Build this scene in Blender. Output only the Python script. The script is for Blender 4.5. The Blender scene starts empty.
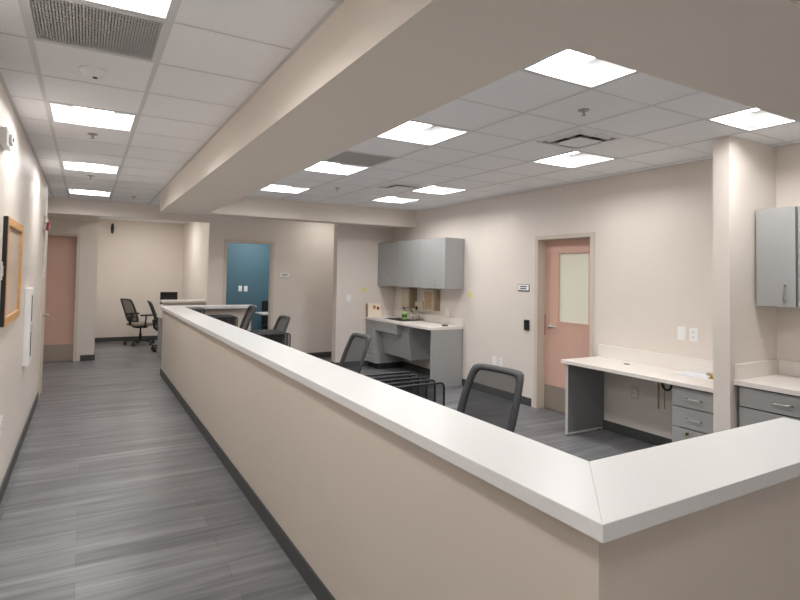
import bpy, bmesh, math, random
from mathutils import Vector, Matrix
random.seed(7)
scene = bpy.context.scene
col = scene.collection
PI = math.pi

# ------------------------------------------------------------------ helpers
def lin(c):
    return tuple((x/255/12.92 if x/255 <= .04045 else ((x/255+.055)/1.055)**2.4) for x in c)

def mat(name, rgb, rough=.5, metal=0., spec=.5, noise=0., nscale=40., bump=0., bscale=200., stretch=(1, 1, 1)):
    m = bpy.data.materials.new(name); m.use_nodes = True
    nt = m.node_tree; b = nt.nodes['Principled BSDF']
    c = lin(rgb)
    b.inputs['Base Color'].default_value = (*c, 1)
    b.inputs['Roughness'].default_value = rough
    b.inputs['Metallic'].default_value = metal
    b.inputs['Specular IOR Level'].default_value = spec
    tc = nt.nodes.new('ShaderNodeTexCoord')
    mp = nt.nodes.new('ShaderNodeMapping'); mp.inputs['Scale'].default_value = stretch
    nt.links.new(tc.outputs['Object'], mp.inputs['Vector'])
    if noise:
        n = nt.nodes.new('ShaderNodeTexNoise'); n.inputs['Scale'].default_value = nscale; n.inputs['Detail'].default_value = 4
        r = nt.nodes.new('ShaderNodeValToRGB')
        r.color_ramp.elements[0].position = .3; r.color_ramp.elements[1].position = .7
        r.color_ramp.elements[0].color = (*[x*(1-noise) for x in c], 1)
        r.color_ramp.elements[1].color = (*[min(1, x*(1+noise)) for x in c], 1)
        nt.links.new(mp.outputs['Vector'], n.inputs['Vector'])
        nt.links.new(n.outputs['Fac'], r.inputs['Fac']); nt.links.new(r.outputs['Color'], b.inputs['Base Color'])
    if bump:
        n = nt.nodes.new('ShaderNodeTexNoise'); n.inputs['Scale'].default_value = bscale; n.inputs['Detail'].default_value = 3
        bp = nt.nodes.new('ShaderNodeBump'); bp.inputs['Strength'].default_value = bump; bp.inputs['Distance'].default_value = .002
        nt.links.new(mp.outputs['Vector'], n.inputs['Vector'])
        nt.links.new(n.outputs['Fac'], bp.inputs['Height']); nt.links.new(bp.outputs['Normal'], b.inputs['Normal'])
    return m

def mesh_mat(name, rgb, openness):
    """fine woven mesh: threads far smaller than a pixel, so a fixed share of it is open"""
    m = mat(name, rgb, .8)
    nt = m.node_tree; b = nt.nodes['Principled BSDF']
    tr = nt.nodes.new('ShaderNodeBsdfTransparent'); mx = nt.nodes.new('ShaderNodeMixShader')
    mx.inputs['Fac'].default_value = openness
    nt.links.new(b.outputs[0], mx.inputs[1]); nt.links.new(tr.outputs[0], mx.inputs[2])
    nt.links.new(mx.outputs[0], nt.nodes['Material Output'].inputs['Surface'])
    return m

class MB:
    """collects shapes; build() links them as ONE mesh object"""
    def __init__(s): s.bm = bmesh.new()
    def box(s, x0, x1, y0, y1, z0, z1, bev=0., seg=2, M=None):
        t = bmesh.new(); bmesh.ops.create_cube(t, size=1)
        for v in t.verts:
            v.co = Vector(((x0+x1)/2+v.co.x*(x1-x0), (y0+y1)/2+v.co.y*(y1-y0), (z0+z1)/2+v.co.z*(z1-z0)))
        if bev: bmesh.ops.bevel(t, geom=t.edges[:], offset=bev, segments=seg, affect='EDGES', profile=.5)
        if M is not None: t.transform(M)
        return s.add(t)
    def add(s, t):
        me = bpy.data.meshes.new('tmp'); t.to_mesh(me); t.free(); s.bm.from_mesh(me); bpy.data.meshes.remove(me); return s
    def prism(s, pts, axis, a, b, bev=0.):
        """polygon in the plane normal to axis, extruded from a to b"""
        t = bmesh.new()
        def mk(p, c):
            return {'x': (c, p[0], p[1]), 'y': (p[0], c, p[1]), 'z': (p[0], p[1], c)}[axis]
        va = [t.verts.new(mk(p, a)) for p in pts]; vb = [t.verts.new(mk(p, b)) for p in pts]
        t.faces.new(va); t.faces.new(vb[::-1])
        n = len(pts)
        for i in range(n): t.faces.new((va[i], vb[i], vb[(i+1) % n], va[(i+1) % n]))
        bmesh.ops.recalc_face_normals(t, faces=t.faces[:])
        if bev: bmesh.ops.bevel(t, geom=t.edges[:], offset=bev, segments=2, affect='EDGES', profile=.5)
        return s.add(t)
    def cyl(s, p, q, r, r2=None, n=16):
        p = Vector(p); q = Vector(q); d = q-p
        t = bmesh.new()
        bmesh.ops.create_cone(t, cap_ends=True, segments=n, radius1=r, radius2=r if r2 is None else r2, depth=d.length)
        t.transform(Matrix.Translation((p+q)/2) @ d.to_track_quat('Z', 'Y').to_matrix().to_4x4())
        return s.add(t)
    def lathe(s, c, prof, n=24):
        t = bmesh.new(); rings = []
        for r, z in prof:
            rings.append([t.verts.new((c[0]+max(r, 1e-4)*math.cos(2*PI*k/n), c[1]+max(r, 1e-4)*math.sin(2*PI*k/n), c[2]+z)) for k in range(n)])
        for a, b in zip(rings, rings[1:]):
            for k in range(n): t.faces.new((a[k], a[(k+1) % n], b[(k+1) % n], b[k]))
        t.faces.new(rings[0][::-1]); t.faces.new(rings[-1])
        bmesh.ops.recalc_face_normals(t, faces=t.faces[:])
        return s.add(t)
    def tube(s, pts, r, n=8, closed=False, flat=None):
        """swept tube; flat=(ry) squashes the section"""
        pts = [Vector(p) for p in pts]; t = bmesh.new(); rings = []
        N = len(pts)
        for i, p in enumerate(pts):
            a = pts[i-1] if (i or closed) else p; b = pts[(i+1) % N] if (i < N-1 or closed) else p
            d = (b-a).normalized()
            up = Vector((0, 0, 1)) if abs(d.z) < .95 else Vector((0, 1, 0))
            u = d.cross(up).normalized(); w = u.cross(d).normalized()
            rings.append([t.verts.new(p+u*r*math.cos(2*PI*k/n)+w*r*math.sin(2*PI*k/n)) for k in range(n)])
        seq = list(zip(rings, rings[1:]))+([(rings[-1], rings[0])] if closed else [])
        for a, b in seq:
            # best matching offset keeps the sweep untwisted
            off = min(range(n), key=lambda o: sum((a[k].co-b[(k+o) % n].co).length for k in range(n)))
            for k in range(n): t.faces.new((a[k], a[(k+1) % n], b[(k+1+off) % n], b[(k+off) % n]))
        if not closed: t.faces.new(rings[0][::-1]); t.faces.new(rings[-1])
        bmesh.ops.recalc_face_normals(t, faces=t.faces[:])
        return s.add(t)
    def grid(s, rows):
        t = bmesh.new(); vs = [[t.verts.new(p) for p in r] for r in rows]
        for a, b in zip(vs, vs[1:]):
            for k in range(len(a)-1): t.faces.new((a[k], a[k+1], b[k+1], b[k]))
        return s.add(t)
    def build(s, name, m, parent=None, smooth=False, mods=None):
        me = bpy.data.meshes.new(name)
        root = parent
        if parent is not None:
            off = Vector(parent.get('_o', (0, 0, 0)))
            for v in s.bm.verts: v.co -= off
        s.bm.to_mesh(me); s.bm.free()
        me.materials.append(m)
        if smooth:
            for p in me.polygons: p.use_smooth = True
        o = bpy.data.objects.new(name, me); col.objects.link(o)
        if parent is not None:
            o.parent = parent; o['_o'] = tuple(parent.get('_o', (0, 0, 0)))
        if mods == 'auto':
            pass
        return o

def thing(name, label, cat, loc=(0, 0, 0), group=None):
    o = bpy.data.objects.new(name, None); col.objects.link(o)
    o.location = loc; o['_o'] = tuple(loc); o.empty_display_size = .1
    o['label'] = label; o['category'] = cat
    if group: o['group'] = group
    return o
def tag(o, label, cat, group=None):
    o['label'] = label; o['category'] = cat
    if group: o['group'] = group
    return o
def solo(mb, name, m, loc, label, cat, group=None, smooth=False):
    """a thing that is one mesh, origin at its base"""
    for v in mb.bm.verts: v.co -= Vector(loc)
    o = mb.build(name, m, None, smooth); o.location = loc
    return tag(o, label, cat, group)
def struct(o):
    o['kind'] = 'structure'; return o
def copy_tree(o, parent=None):
    c = o.copy(); col.objects.link(c)
    if parent: c.parent = parent
    for ch in [x for x in list(bpy.data.objects) if x.parent is o]: copy_tree(ch, c)
    return c

# ------------------------------------------------------------------ materials
WALL = mat('wall_paint_cream', (229, 221, 213), .42, spec=.4, noise=.012, nscale=1.5, bump=.12, bscale=260)
COUNTERWALL = mat('wall_paint_beige', (215, 205, 194), .45, spec=.4, noise=.012, nscale=1.5, bump=.12, bscale=260)
SOFFIT = mat('soffit_paint', (226, 218, 208), .6, spec=.3, bump=.1, bscale=240)
TILE = mat('acoustic_tile', (245, 246, 248), .9, spec=.2, noise=.03, nscale=90, bump=.5, bscale=160)
TBAR = mat('ceiling_grid_paint', (218, 218, 219), .6)
STONE = mat('white_quartz', (229, 229, 228), .32, spec=.45, noise=.018, nscale=120)
STONE2 = mat('cream_laminate_top', (236, 230, 224), .35, spec=.45, noise=.02, nscale=90)
BASE = mat('charcoal_rubber_base', (72, 74, 74), .5)
CAB = mat('grey_laminate', (166, 167, 167), .45, noise=.01, nscale=30, stretch=(1, 1, 12))
CABDARK = mat('dark_gap', (40, 40, 42), .8)
EDGE = mat('light_edge_band', (205, 203, 199), .5)
PINK = mat('door_salmon', (215, 177, 160), .4, noise=.02, nscale=8, stretch=(1, 1, .3))
FRAME = mat('door_frame_beige', (214, 203, 190), .4)
KICK = mat('kick_plate_metal', (182, 170, 157), .3, metal=.6)
FROST = mat('frosted_glass', (236, 235, 220), .25, spec=.6)  # whitened base colour stands in for light coming through the door pane
CHROME = mat('satin_nickel', (190, 188, 185), .28, metal=1)
STEEL = mat('stainless', (170, 168, 166), .3, metal=1)
BLACKP = mat('black_plastic', (34, 35, 37), .45, bump=.1)
GREYP = mat('charcoal_plastic', (62, 64, 67), .5, bump=.1)
SEATF = mat('black_fabric', (36, 37, 39), .9, bump=.5, bscale=500)
SEATG = mat('tan_grey_fabric', (150, 140, 126), .9, bump=.4, bscale=500)
MESH = mesh_mat('black_chair_mesh', (50, 52, 55), .24)
WMESH = mesh_mat('black_wire_mesh', (26, 27, 29), .5)
WIRE = mat('black_wire', (22, 22, 24), .4)
SCREEN = mat('black_screen', (20, 21, 24), .25)
BLUE = mat('wall_paint_blue', (82, 116, 132), .5, noise=.01, nscale=2)
WHITEP = mat('white_plastic', (246, 246, 246), .4)
SLOT = mat('outlet_slot', (70, 68, 66), .6)
WOOD = mat('oak_frame', (214, 164, 108), .45, noise=.12, nscale=14, stretch=(1, .25, 6))
CORK = mat('tan_pinboard', (196, 178, 160), .9, noise=.05, nscale=60)
RED = mat('alarm_red', (150, 34, 34), .4)
GRILLE = mat('grille_metal', (186, 186, 185), .5)
GRILLEB = mat('grille_dark', (62, 62, 62), .8)
YELLOW = mat('yellow_note', (230, 224, 140), .7)
GREEN = mat('green_soap', (170, 205, 110), .3, noise=.1, nscale=30)
GREENL = mat('green_label', (58, 120, 52), .5)
CREAM = mat('cream_card', (246, 232, 214), .7)
BROWN = mat('brown_card', (176, 150, 122), .8)
DISP = mat('dispenser_beige', (206, 194, 170), .35, noise=.02, nscale=20)
DISPD = mat('dispenser_side', (150, 134, 108), .4)
BRASS = mat('brass', (180, 150, 82), .3, metal=1)
PAPER = mat('white_paper', (238, 240, 246), .8)
REFLECTOR = mat('light_reflector_metal', (150, 150, 150), .6)
REFL = mat('light_reflector_white', (245, 245, 245), .5)

def lens_mat(name, E):
    m = bpy.data.materials.new(name); m.use_nodes = True
    nt = m.node_tree; b = nt.nodes['Principled BSDF']
    b.inputs['Base Color'].default_value = (.25, .25, .25, 1)
    b.inputs['Emission Color'].default_value = (1., .983, .966, 1)
    b.inputs['Emission Strength'].default_value = E
    return m
LENS = lens_mat('led_lens', 9.0)

def floor_mat():
    m = bpy.data.materials.new('vinyl_plank'); m.use_nodes = True
    nt = m.node_tree; b = nt.nodes['Principled BSDF']; L = nt.links.new
    tc = nt.nodes.new('ShaderNodeTexCoord')
    br = nt.nodes.new('ShaderNodeTexBrick')
    br.inputs['Scale'].default_value = 1; br.inputs['Brick Width'].default_value = 1.15; br.inputs['Row Height'].default_value = .165
    br.inputs['Mortar Size'].default_value = .0012; br.inputs['Mortar Smooth'].default_value = .1; br.offset = .37
    br.inputs['Color1'].default_value = (*lin((133, 134, 137)), 1); br.inputs['Color2'].default_value = (*lin((108, 109, 113)), 1)
    br.inputs['Mortar'].default_value = (*lin((88, 87, 87)), 1)
    L(tc.outputs['Object'], br.inputs['Vector'])
    def streak(sx, sy, sc, lo, hi, p0, p1):
        mp = nt.nodes.new('ShaderNodeMapping'); mp.inputs['Scale'].default_value = (sx, sy, 1)
        n = nt.nodes.new('ShaderNodeTexNoise'); n.inputs['Scale'].default_value = sc; n.inputs['Detail'].default_value = 5; n.inputs['Roughness'].default_value = .6
        r = nt.nodes.new('ShaderNodeValToRGB')
        r.color_ramp.elements[0].position = p0; r.color_ramp.elements[1].position = p1
        r.color_ramp.elements[0].color = (lo, lo, lo, 1); r.color_ramp.elements[1].color = (hi, hi, hi, 1)
        L(tc.outputs['Object'], mp.inputs['Vector']); L(mp.outputs['Vector'], n.inputs['Vector']); L(n.outputs['Fac'], r.inputs['Fac'])
        return r.outputs['Color']
    def mul(a, c):
        x = nt.nodes.new('ShaderNodeMix'); x.data_type = 'RGBA'; x.blend_type = 'MULTIPLY'; x.inputs['Factor'].default_value = 1
        L(a, x.inputs['A']); L(c, x.inputs['B']); return x.outputs['Result']
    c = mul(br.outputs['Color'], streak(.7, 9, 1.6, .60, 1.25, .32, .68))
    c = mul(c, streak(1.2, 40, 2.0, .84, 1.14, .3, .7))
    L(c, b.inputs['Base Color'])
    b.inputs['Roughness'].default_value = .36; b.inputs['Specular IOR Level'].default_value = .45
    return m
FLOOR = floor_mat()

# ------------------------------------------------------------------ layout numbers (metres; x right of the corridor, y along it)
ZC = 2.72; ZB = 2.435          # ceiling tile, soffit underside
XL, XR = -.47, 4.87            # left and right walls
YB, YF = -3.0, 13.85           # wall behind the camera, far alcove wall
YW = 9.85                      # wall with the blue room opening
YK = 8.6                       # kitchenette wall
G = .555
# ------------------------------------------------------------------ floor, walls
struct(MB().box(-2.2, 5.1, YB-.1, YF+.1, -.1, 0).build('floor', FLOOR))
struct(MB().box(XL-.12, XL, YB, 8.55, 0, 2.9).build('wall_left', WALL))
struct(MB().box(XR, XR+.12, YB, 4.115, 0, 2.9).box(XR, XR+.12, 5.02, 10.6, 0, 2.9).box(XR, XR+.12, 4.115, 5.02, 2.13, 2.9)
       .build('wall_right', WALL))
struct(MB().box(XL-.12, XR+.12, YB-.12, YB, 0, 2.9).build('wall_behind', WALL))
# wing wall beside the alcove
struct(MB().box(4.19, XR, 2.285, 2.41, 0, ZC).build('wall_wing', WALL))
# kitchenette wall
struct(MB().box(3.73, XR, YK, YK+.16, 0, 2.9).build('wall_kitchenette', WALL))
# wall with the blue room opening; header over corridor end
DX0, DX1, DZ = 2.15, 2.96, 2.145
struct(MB().box(1.84, DX0, YW, YW+.12, 0, 2.9).box(DX1, 5.0, YW, YW+.12, 0, 2.9).box(DX0, DX1, YW, YW+.12, DZ, 2.9)
       .build('wall_far', WALL))
struct(MB().box(-2.1, 1.84, YW, YW+.12, 2.475, 2.9).build('wall_header', WALL))
struct(MB().box(-2.1, .17, YW+.12, 11.15, 2.475, 2.60).build('ceiling_soffit', SOFFIT))
# pink door wall, alcove
struct(MB().box(-2.1, -1.02, 11.15, 11.27, 0, 2.9).box(-.105, .17, 11.15, 11.27, 0, 2.9).box(-1.02, -.105, 11.15, 11.27, 2.2, 2.9)
       .build('wall_corridor_end', WALL))
struct(MB().box(.05, .17, 11.27, YF, 0, 2.9).build('wall_alcove_left', WALL))
struct(MB().box(.05, 2.12, YF, YF+.12, 0, 2.9).build('wall_alcove_back', WALL))
struct(MB().box(2.0, 2.12, YW+.12, YF, 0, 2.9).build('wall_alcove_right', WALL))
struct(MB().box(-2.2, -2.1, 8.45, 11.27, 0, 2.9).box(-2.1, XL-.12, 8.45, 8.55, 0, 2.9).build('wall_corridor_return', WALL))
struct(MB().box(.05, 2.12, YW, YF+.12, 2.75, 2.85).build('ceiling_alcove', TILE))
# blue room
struct(MB().box(2.12, 4.6, 11.75, 11.87, 0, 2.9).build('wall_blue', BLUE))
struct(MB().box(4.5, 4.6, YW+.12, 11.75, 0, 2.9).build('wall_blue_side', BLUE))
struct(MB().box(2.12, 4.6, YW+.12, 11.87, 2.6, 2.7).build('ceiling_blue_room', TILE))
# soffit beams (L shape plus cross beam)
struct(MB().box(.865, 1.455, .78, 8.22, ZB, ZC+.05).build('beam_main', SOFFIT))
struct(MB().box(1.455, XR, .78, 1.36, ZB, ZC+.05).build('beam_front', SOFFIT))
struct(MB().box(1.455, XR, 7.9, 8.22, ZB, ZC+.05).build('beam_cross', SOFFIT))

# ------------------------------------------------------------------ ceilings: tile cells with openings for fixtures, and the grid of bars
lights = []; holes = []
CX0 = -.265
corr_x = (CX0, CX0+G)
corr_lights = [4.22+2.22*k for k in (-3, -2, -1, 0, 1, 2)]
for y in corr_lights: holes.append((corr_x[0], y))
RX = [1.945, 2.505, 3.065, 3.625, 4.19]; GR = .56
RY0 = 3.27
right_lights = [(1.945, 1.59), (1.945, 3.27), (1.945, 4.95), (1.945, 6.63), (3.625, 3.27), (3.625, 5.51), (3.625, 6.63), (3.625, 1.59)]
grilles = [(CX0, 2.555, G), (1.945, 4.39, GR)]
diffusers = [(3.065, 2.71), (3.065, 5.51)]
front_lights = [(3.625, -2.0)]

def ceiling(name, gname, xs, ys, open_cells):
    c = MB(); b = MB(); w = .012
    xs = sorted(xs); ys = sorted(ys)
    for i in range(len(xs)-1):
        for j in range(len(ys)-1):
            mx = (xs[i]+xs[i+1])/2; my = (ys[j]+ys[j+1])/2
            if any(abs(mx-ox) < .2 and abs(my-oy) < .2 for ox, oy in open_cells): continue
            c.box(xs[i], xs[i+1], ys[j], ys[j+1], ZC, ZC+.02)
    for x in xs[1:-1]: b.box(x-w, x+w, ys[0], ys[-1], ZC-.003, ZC+.001)
    for y in ys[1:-1]:
        b.box(xs[0], xs[-1], y-w*.55, y+w*.55, ZC-.002, ZC+.001)
    for x in (xs[0], xs[-1]): b.box(x-.02, x+.02, ys[0], ys[-1], ZC-.003, ZC+.001)
    struct(c.build(name, TILE)); struct(b.build(gname, TBAR))
def rng(o, p, a, b):
    k = math.ceil((a-o)/p+1e-6); r = [a]
    while o+k*p < b-1e-6: r.append(o+k*p); k += 1
    return r+[b]
cell = lambda x, y, g: (x+g/2, y+g/2)
ceiling('ceiling_corridor', 'trim_1', [XL, CX0, CX0+G, .865], rng(4.22, G, YB, YW),
        [cell(x, y, G) for x, y in holes]+[cell(CX0, 2.555, G)])
ceiling('ceiling', 'trim_2', [1.455]+RX+[4.755, XR], rng(RY0, GR, 1.36, 7.9),
        [cell(x, y, GR) for x, y in right_lights]+[cell(1.945, 4.39, GR)]+[cell(x, y, GR) for x, y in diffusers])
ceiling('ceiling_front', 'trim_3', [.865, 1.42]+RX+[4.755, XR], rng(-.24, GR, YB, .78),
        [cell(x, y, GR) for x, y in front_lights])
struct(MB().box(-2.1, XL, 8.55, YW, ZC, ZC+.1).box(.865, XR+.1, 8.22, YW, ZC, ZC+.1).build('ceiling_rear', TILE))
# roof slab over everything keeps the plenum dark
struct(MB().box(-2.2, 5.1, YB-.12, YF+.12, 2.95, 3.05).build('ceiling_slab', GRILLEB))

# ------------------------------------------------------------------ ceiling lights
def make_light(x, y, g, label, group):
    t = thing('ceiling_light', label, 'ceiling light', (x+g/2, y+g/2, ZC-.004), group)
    cx, cy = x+g/2, y+g/2; h = g/2-.004; r = .022; q = h-r
    f = MB()
    for a, b in ((-h, -q), (q, h)):
        f.box(cx+a, cx+b, cy-h, cy+h, ZC-.004, ZC+.012); f.box(cx-q, cx+q, cy+a, cy+b, ZC-.004, ZC+.012)
    f.build('frame', TBAR, t)
    hb = MB()
    hb.box(cx-h, cx+h, cy-h, cy+h, ZC+.11, ZC+.125)
    for a, b in ((-h, -q), (q, h)):
        hb.box(cx+a, cx+b, cy-h, cy+h, ZC+.012, ZC+.11); hb.box(cx-q, cx+q, cy+a, cy+b, ZC+.012, ZC+.11)
    hb.build('housing', REFL, t)
    for s in (-1, 1):
        rows = []
        for k in range(7):
            u = k/6; xx = cx+s*(q-(q-.13)*u); zz = ZC+.005+.085*math.sin(u*PI/2)
            rows.append([(xx, cy-q, zz), (xx, cy+q, zz)])
        MB().grid(rows).build('reflector', REFLECTOR, t, True)
    rows = []
    for k in range(13):
        a = -PI/2+PI*k/12
        rows.append([(cx+.135*math.sin(a), cy-q, ZC+.100-.006*math.cos(a)), (cx+.135*math.sin(a), cy+q, ZC+.100-.006*math.cos(a))])
    MB().grid(rows).build('lens', LENS, t, True)
    return t
ords = ['behind the viewpoint', 'just behind the viewpoint', 'nearest, beside the return grille', 'second from the front', 'third from the front', 'farthest, by the end header']
for k, y in enumerate(corr_lights):
    make_light(CX0, y, G, 'square white corridor ceiling light, '+ords[k], 'corridor ceiling lights')
rlab = ['square ceiling light at the near corner where the two soffit beams meet',
        'square ceiling light along the main beam, second from the corner',
        'square ceiling light along the main beam touching the grey return grille',
        'square ceiling light along the main beam, farthest one by the cross beam',
        'square ceiling light in the right row, beside the nearer air diffuser',
        'square ceiling light in the right row, beside the farther air diffuser',
        'square ceiling light in the right row, farthest one above the kitchenette',
        'square ceiling light at the right edge beside the wing wall']
for (x, y), l in zip(right_lights, rlab): make_light(x, y, GR, l, 'office ceiling lights')
for (x, y), l in zip(front_lights, ('square ceiling light in front of the counter by the rear wall',)):
    make_light(x, y, GR, l, 'lobby ceiling lights')

def make_grille(x, y, g, label):
    t = thing('return_grille', label, 'air grille', (x+g/2, y+g/2, ZC-.004))
    cx, cy = x+g/2, y+g/2; h = g/2-.004; q = h-.025
    f = MB()
    for a, b in ((-h, -q), (q, h)):
        f.box(cx+a, cx+b, cy-h, cy+h, ZC-.005, ZC+.012); f.box(cx-q, cx+q, cy+a, cy+b, ZC-.005, ZC+.012)
    f.build('frame', TBAR, t)
    MB().box(cx-h, cx+h, cy-h, cy+h, ZC+.02, ZC+.03).build('backing', mat('grille_backing', (150, 150, 149), .8), t)
    s = MB(); n = 40
    for k in range(n):
        xx = cx-q+2*q*(k+.5)/n
        s.box(xx-.0035, xx+.0035, cy-q, cy+q, ZC+.002, ZC+.010)
    for k in range(1, 14):
        yy = cy-q+2*q*k/14
        s.box(cx-q, cx+q, yy-.003, yy+.003, ZC+.003, ZC+.010)
    s.build('core', GRILLE, t)
make_grille(CX0, 2.555, G, 'grey square return air grille in the corridor ceiling')
make_grille(1.945, 4.39, GR, 'grey square return air grille beside the main beam')

def make_diffuser(x, y, label):
    t = thing('air_diffuser', label, 'air diffuser', (x+GR/2, y+GR/2, ZC-.02))
    cx, cy = x+GR/2, y+GR/2; h = GR/2-.004
    def ring(a, za, b, zb, th=.004):
        m = MB(); t2 = bmesh.new()
        def sq(r, z): return [t2.verts.new((cx+i*r, cy+j*r, z)) for i, j in ((-1, -1), (1, -1), (1, 1), (-1, 1))]
        A = sq(a, za); B = sq(b, zb); A2 = sq(a, za+th); B2 = sq(b, zb+th)
        for p, q in ((A, B), (B, B2), (B2, A2), (A2, A)):
            for k in range(4): t2.faces.new((p[k], p[(k+1) % 4], q[(k+1) % 4], q[k]))
        bmesh.ops.recalc_face_normals(t2, faces=t2.faces[:])
        return m.add(t2)
    ring(h, ZC-.006, .235, ZC-.006, .008).build('frame', TILE, t)
    MB().box(cx-.25, cx+.25, cy-.25, cy+.25, ZC+.014, ZC+.02).build('backing', GRILLEB, t)
    for a, b, za, zb in ((.222, .206, .006, -.013), (.178, .162, .003, -.020)):
        ring(a, ZC+za, b, ZC+zb, .003).build('blade', TILE, t)
    MB().box(cx-.125, cx+.125, cy-.125, cy+.125, ZC-.030, ZC-.026).box(cx-.004, cx+.004, cy-.23, cy+.23, ZC-.01, ZC+.014).box(cx-.23, cx+.23, cy-.004, cy+.004, ZC-.01, ZC+.014).build('centre_plate', TILE, t)
make_diffuser(3.065, 2.71, 'white four-way air diffuser in the ceiling beside the nearer right-row light')
make_diffuser(3.065, 5.51, 'white four-way air diffuser in the ceiling far back near the kitchenette')

def sprinkler(x, y, label):
    t = thing('sprinkler_head', label, 'sprinkler', (x, y, ZC-.04), 'ceiling sprinklers')
    MB().lathe((x, y, ZC), [(.012, -.004), (.036, -.006), (.038, .002)]).build('escutcheon', STEEL, t, True)
    MB().cyl((x, y, ZC-.03), (x, y, ZC), .007).lathe((x, y, ZC), [(.004, -.040), (.016, -.038), (.016, -.035), (.004, -.033)]).build('head', STEEL, t)
for x, y, l in ((.012, 5.04, 'chrome sprinkler head in the corridor ceiling, the nearest one'), (.012, 7.3, 'chrome sprinkler head in the corridor ceiling, between the two far lights'),
                (.58, 8.98, 'chrome sprinkler head in the corridor ceiling by the end of the beam'),
                (2.79, 2.45, 'chrome sprinkler head in the office ceiling beside the nearer diffuser'), (2.76, 6.42, 'chrome sprinkler head in the office ceiling, the far one')):
    sprinkler(x, y, l)
t = thing('smoke_detector', 'round white smoke detector in the corridor ceiling behind the grille', 'smoke detector', (0, 3.42, ZC-.045))
MB().lathe((0, 3.42, ZC), [(.03, -.042), (.05, -.034), (.062, -.012), (.07, -.008), (.07, 0)]).build('body', WHITEP, t, True)
MB().lathe((.01, 3.41, ZC), [(.012, -.046), (.014, -.041)]).build('sensor_cap', GRILLEB, t)

# ------------------------------------------------------------------ reception counter: half walls, tops
CT = 1.07; TH = .042
XO, XI = 1.015, 1.325; YO, YI = .83, 1.135; YE, YE0 = 9.25, 8.93; XE = 2.463
hw = MB()
hw.box(1.056, 1.19, .874, 9.21, 0, CT-TH)
hw.box(1.19, XE-.03, .874, 1.01, 0, CT-TH)
hw.box(1.19, 2.40, 9.06, 9.21, 0, CT-TH)
struct(hw.build('wall_counter', COUNTERWALL))
t = thing('countertop', 'white stone U-shaped ledge capping the beige reception half wall', 'countertop', (1.17, 5, CT-TH))
MB().prism([(XO, YO), (XI, YI), (XI, YE0), (XO, YE)], 'z', CT-TH, CT, .002).build('corridor_slab', STONE, t)
MB().prism([(XO, YO), (XE, YO), (XE, YI), (XI, YI)], 'z', CT-TH, CT, .002).build('front_slab', STONE, t)
MB().prism([(XI, YE0), (2.45, YE0), (2.45, YE), (XO, YE)], 'z', CT-TH, CT, .002).build('rear_slab', STONE, t)
bb = MB()
bb.box(1.045, 1.056, .863, 9.22, 0, .10, .002); bb.box(1.056, XE-.03, .863, .874, 0, .10, .002); bb.box(1.056, 1.19, 9.21, 9.22, 0, .1)
struct(bb.build('baseboard_counter', BASE))
struct(MB().box(1.19, 2.40, 9.05, 9.06, 0, .10).box(1.19, 1.2, 1.01, 9.05, 0, .1).box(1.2, XE-.03, 1.01, 1.02, 0, .1).build('baseboard_inner', BASE))

# rear reception ledge in the alcove
struct(MB().box(1.27, 2.0, 10.85, 10.98, 0, CT-TH).build('wall_alcove_counter', COUNTERWALL))
tag(MB().box(1.22, 2.0, 10.78, 11.08, CT-TH, CT, .003).build('countertop', STONE2), 'cream ledge on the small half wall at the mouth of the far alcove', 'countertop')
bpy.data.objects[-1]
# baseboards
h = .10; d = .012
struct(MB().box(XL, XL+d, YB, 8.0, 0, h).build('baseboard_left', BASE))
struct(MB().box(XR-d, XR, 2.41, 4.06, 0, h).box(XR-d, XR, 5.075, YK, 0, h).box(XR-d, XR, YB, 2.285, 0, h).build('baseboard_right', BASE))
struct(MB().box(4.19, XR, 2.273, 2.285, 0, h).box(4.178, 4.19, 2.273, 2.42, 0, h).box(4.19, XR, 2.41, 2.42, 0, h).build('baseboard_wing', BASE))
struct(MB().box(3.73, XR, YK-d, YK, 0, h).box(3.718, 3.73, YK-d, YK+.17, 0, h).build('baseboard_kitchenette', BASE))
struct(MB().box(1.84, DX0-.06, YW-d, YW, 0, h).box(DX1+.06, 5, YW-d, YW, 0, h).build('baseboard_far', BASE))
struct(MB().box(.17-d*0, 2.0, YF-d, YF, 0, h).box(.17, .17+d, 11.27, YF, 0, h).box(2-d, 2, 11.0, YF, 0, h).build('baseboard_alcove', BASE))
struct(MB().box(-.045, .17+d, 11.15-d, 11.15, 0, h).build('baseboard_corridor_end', BASE))
struct(MB().box(2.12, 4.5, 11.75-d, 11.75, 0, h).build('baseboard_blue', CABDARK))
# casing at the end of the corridor's left wall
struct(MB().box(XL-.13, XL+.014, 8.0, 8.1, 0, 2.2, .003).box(XL-.13, XL+.014, 8.47, 8.57, 0, 2.2, .003).box(XL-.13, XL+.014, 8.0, 8.57, 2.2, 2.28, .003)
       .build('trim_4', FRAME))
# jambs of the blue room opening
struct(MB().box(DX0-.05, DX0+.004, YW-.012, YW+.13, 0, DZ+.05, .003).box(DX1-.004, DX1+.05, YW-.012, YW+.13, 0, DZ+.05, .003).box(DX0+.004, DX1-.004, YW-.012, YW+.13, DZ-.004, DZ+.05, .003)
       .build('trim_5', FRAME))

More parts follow.
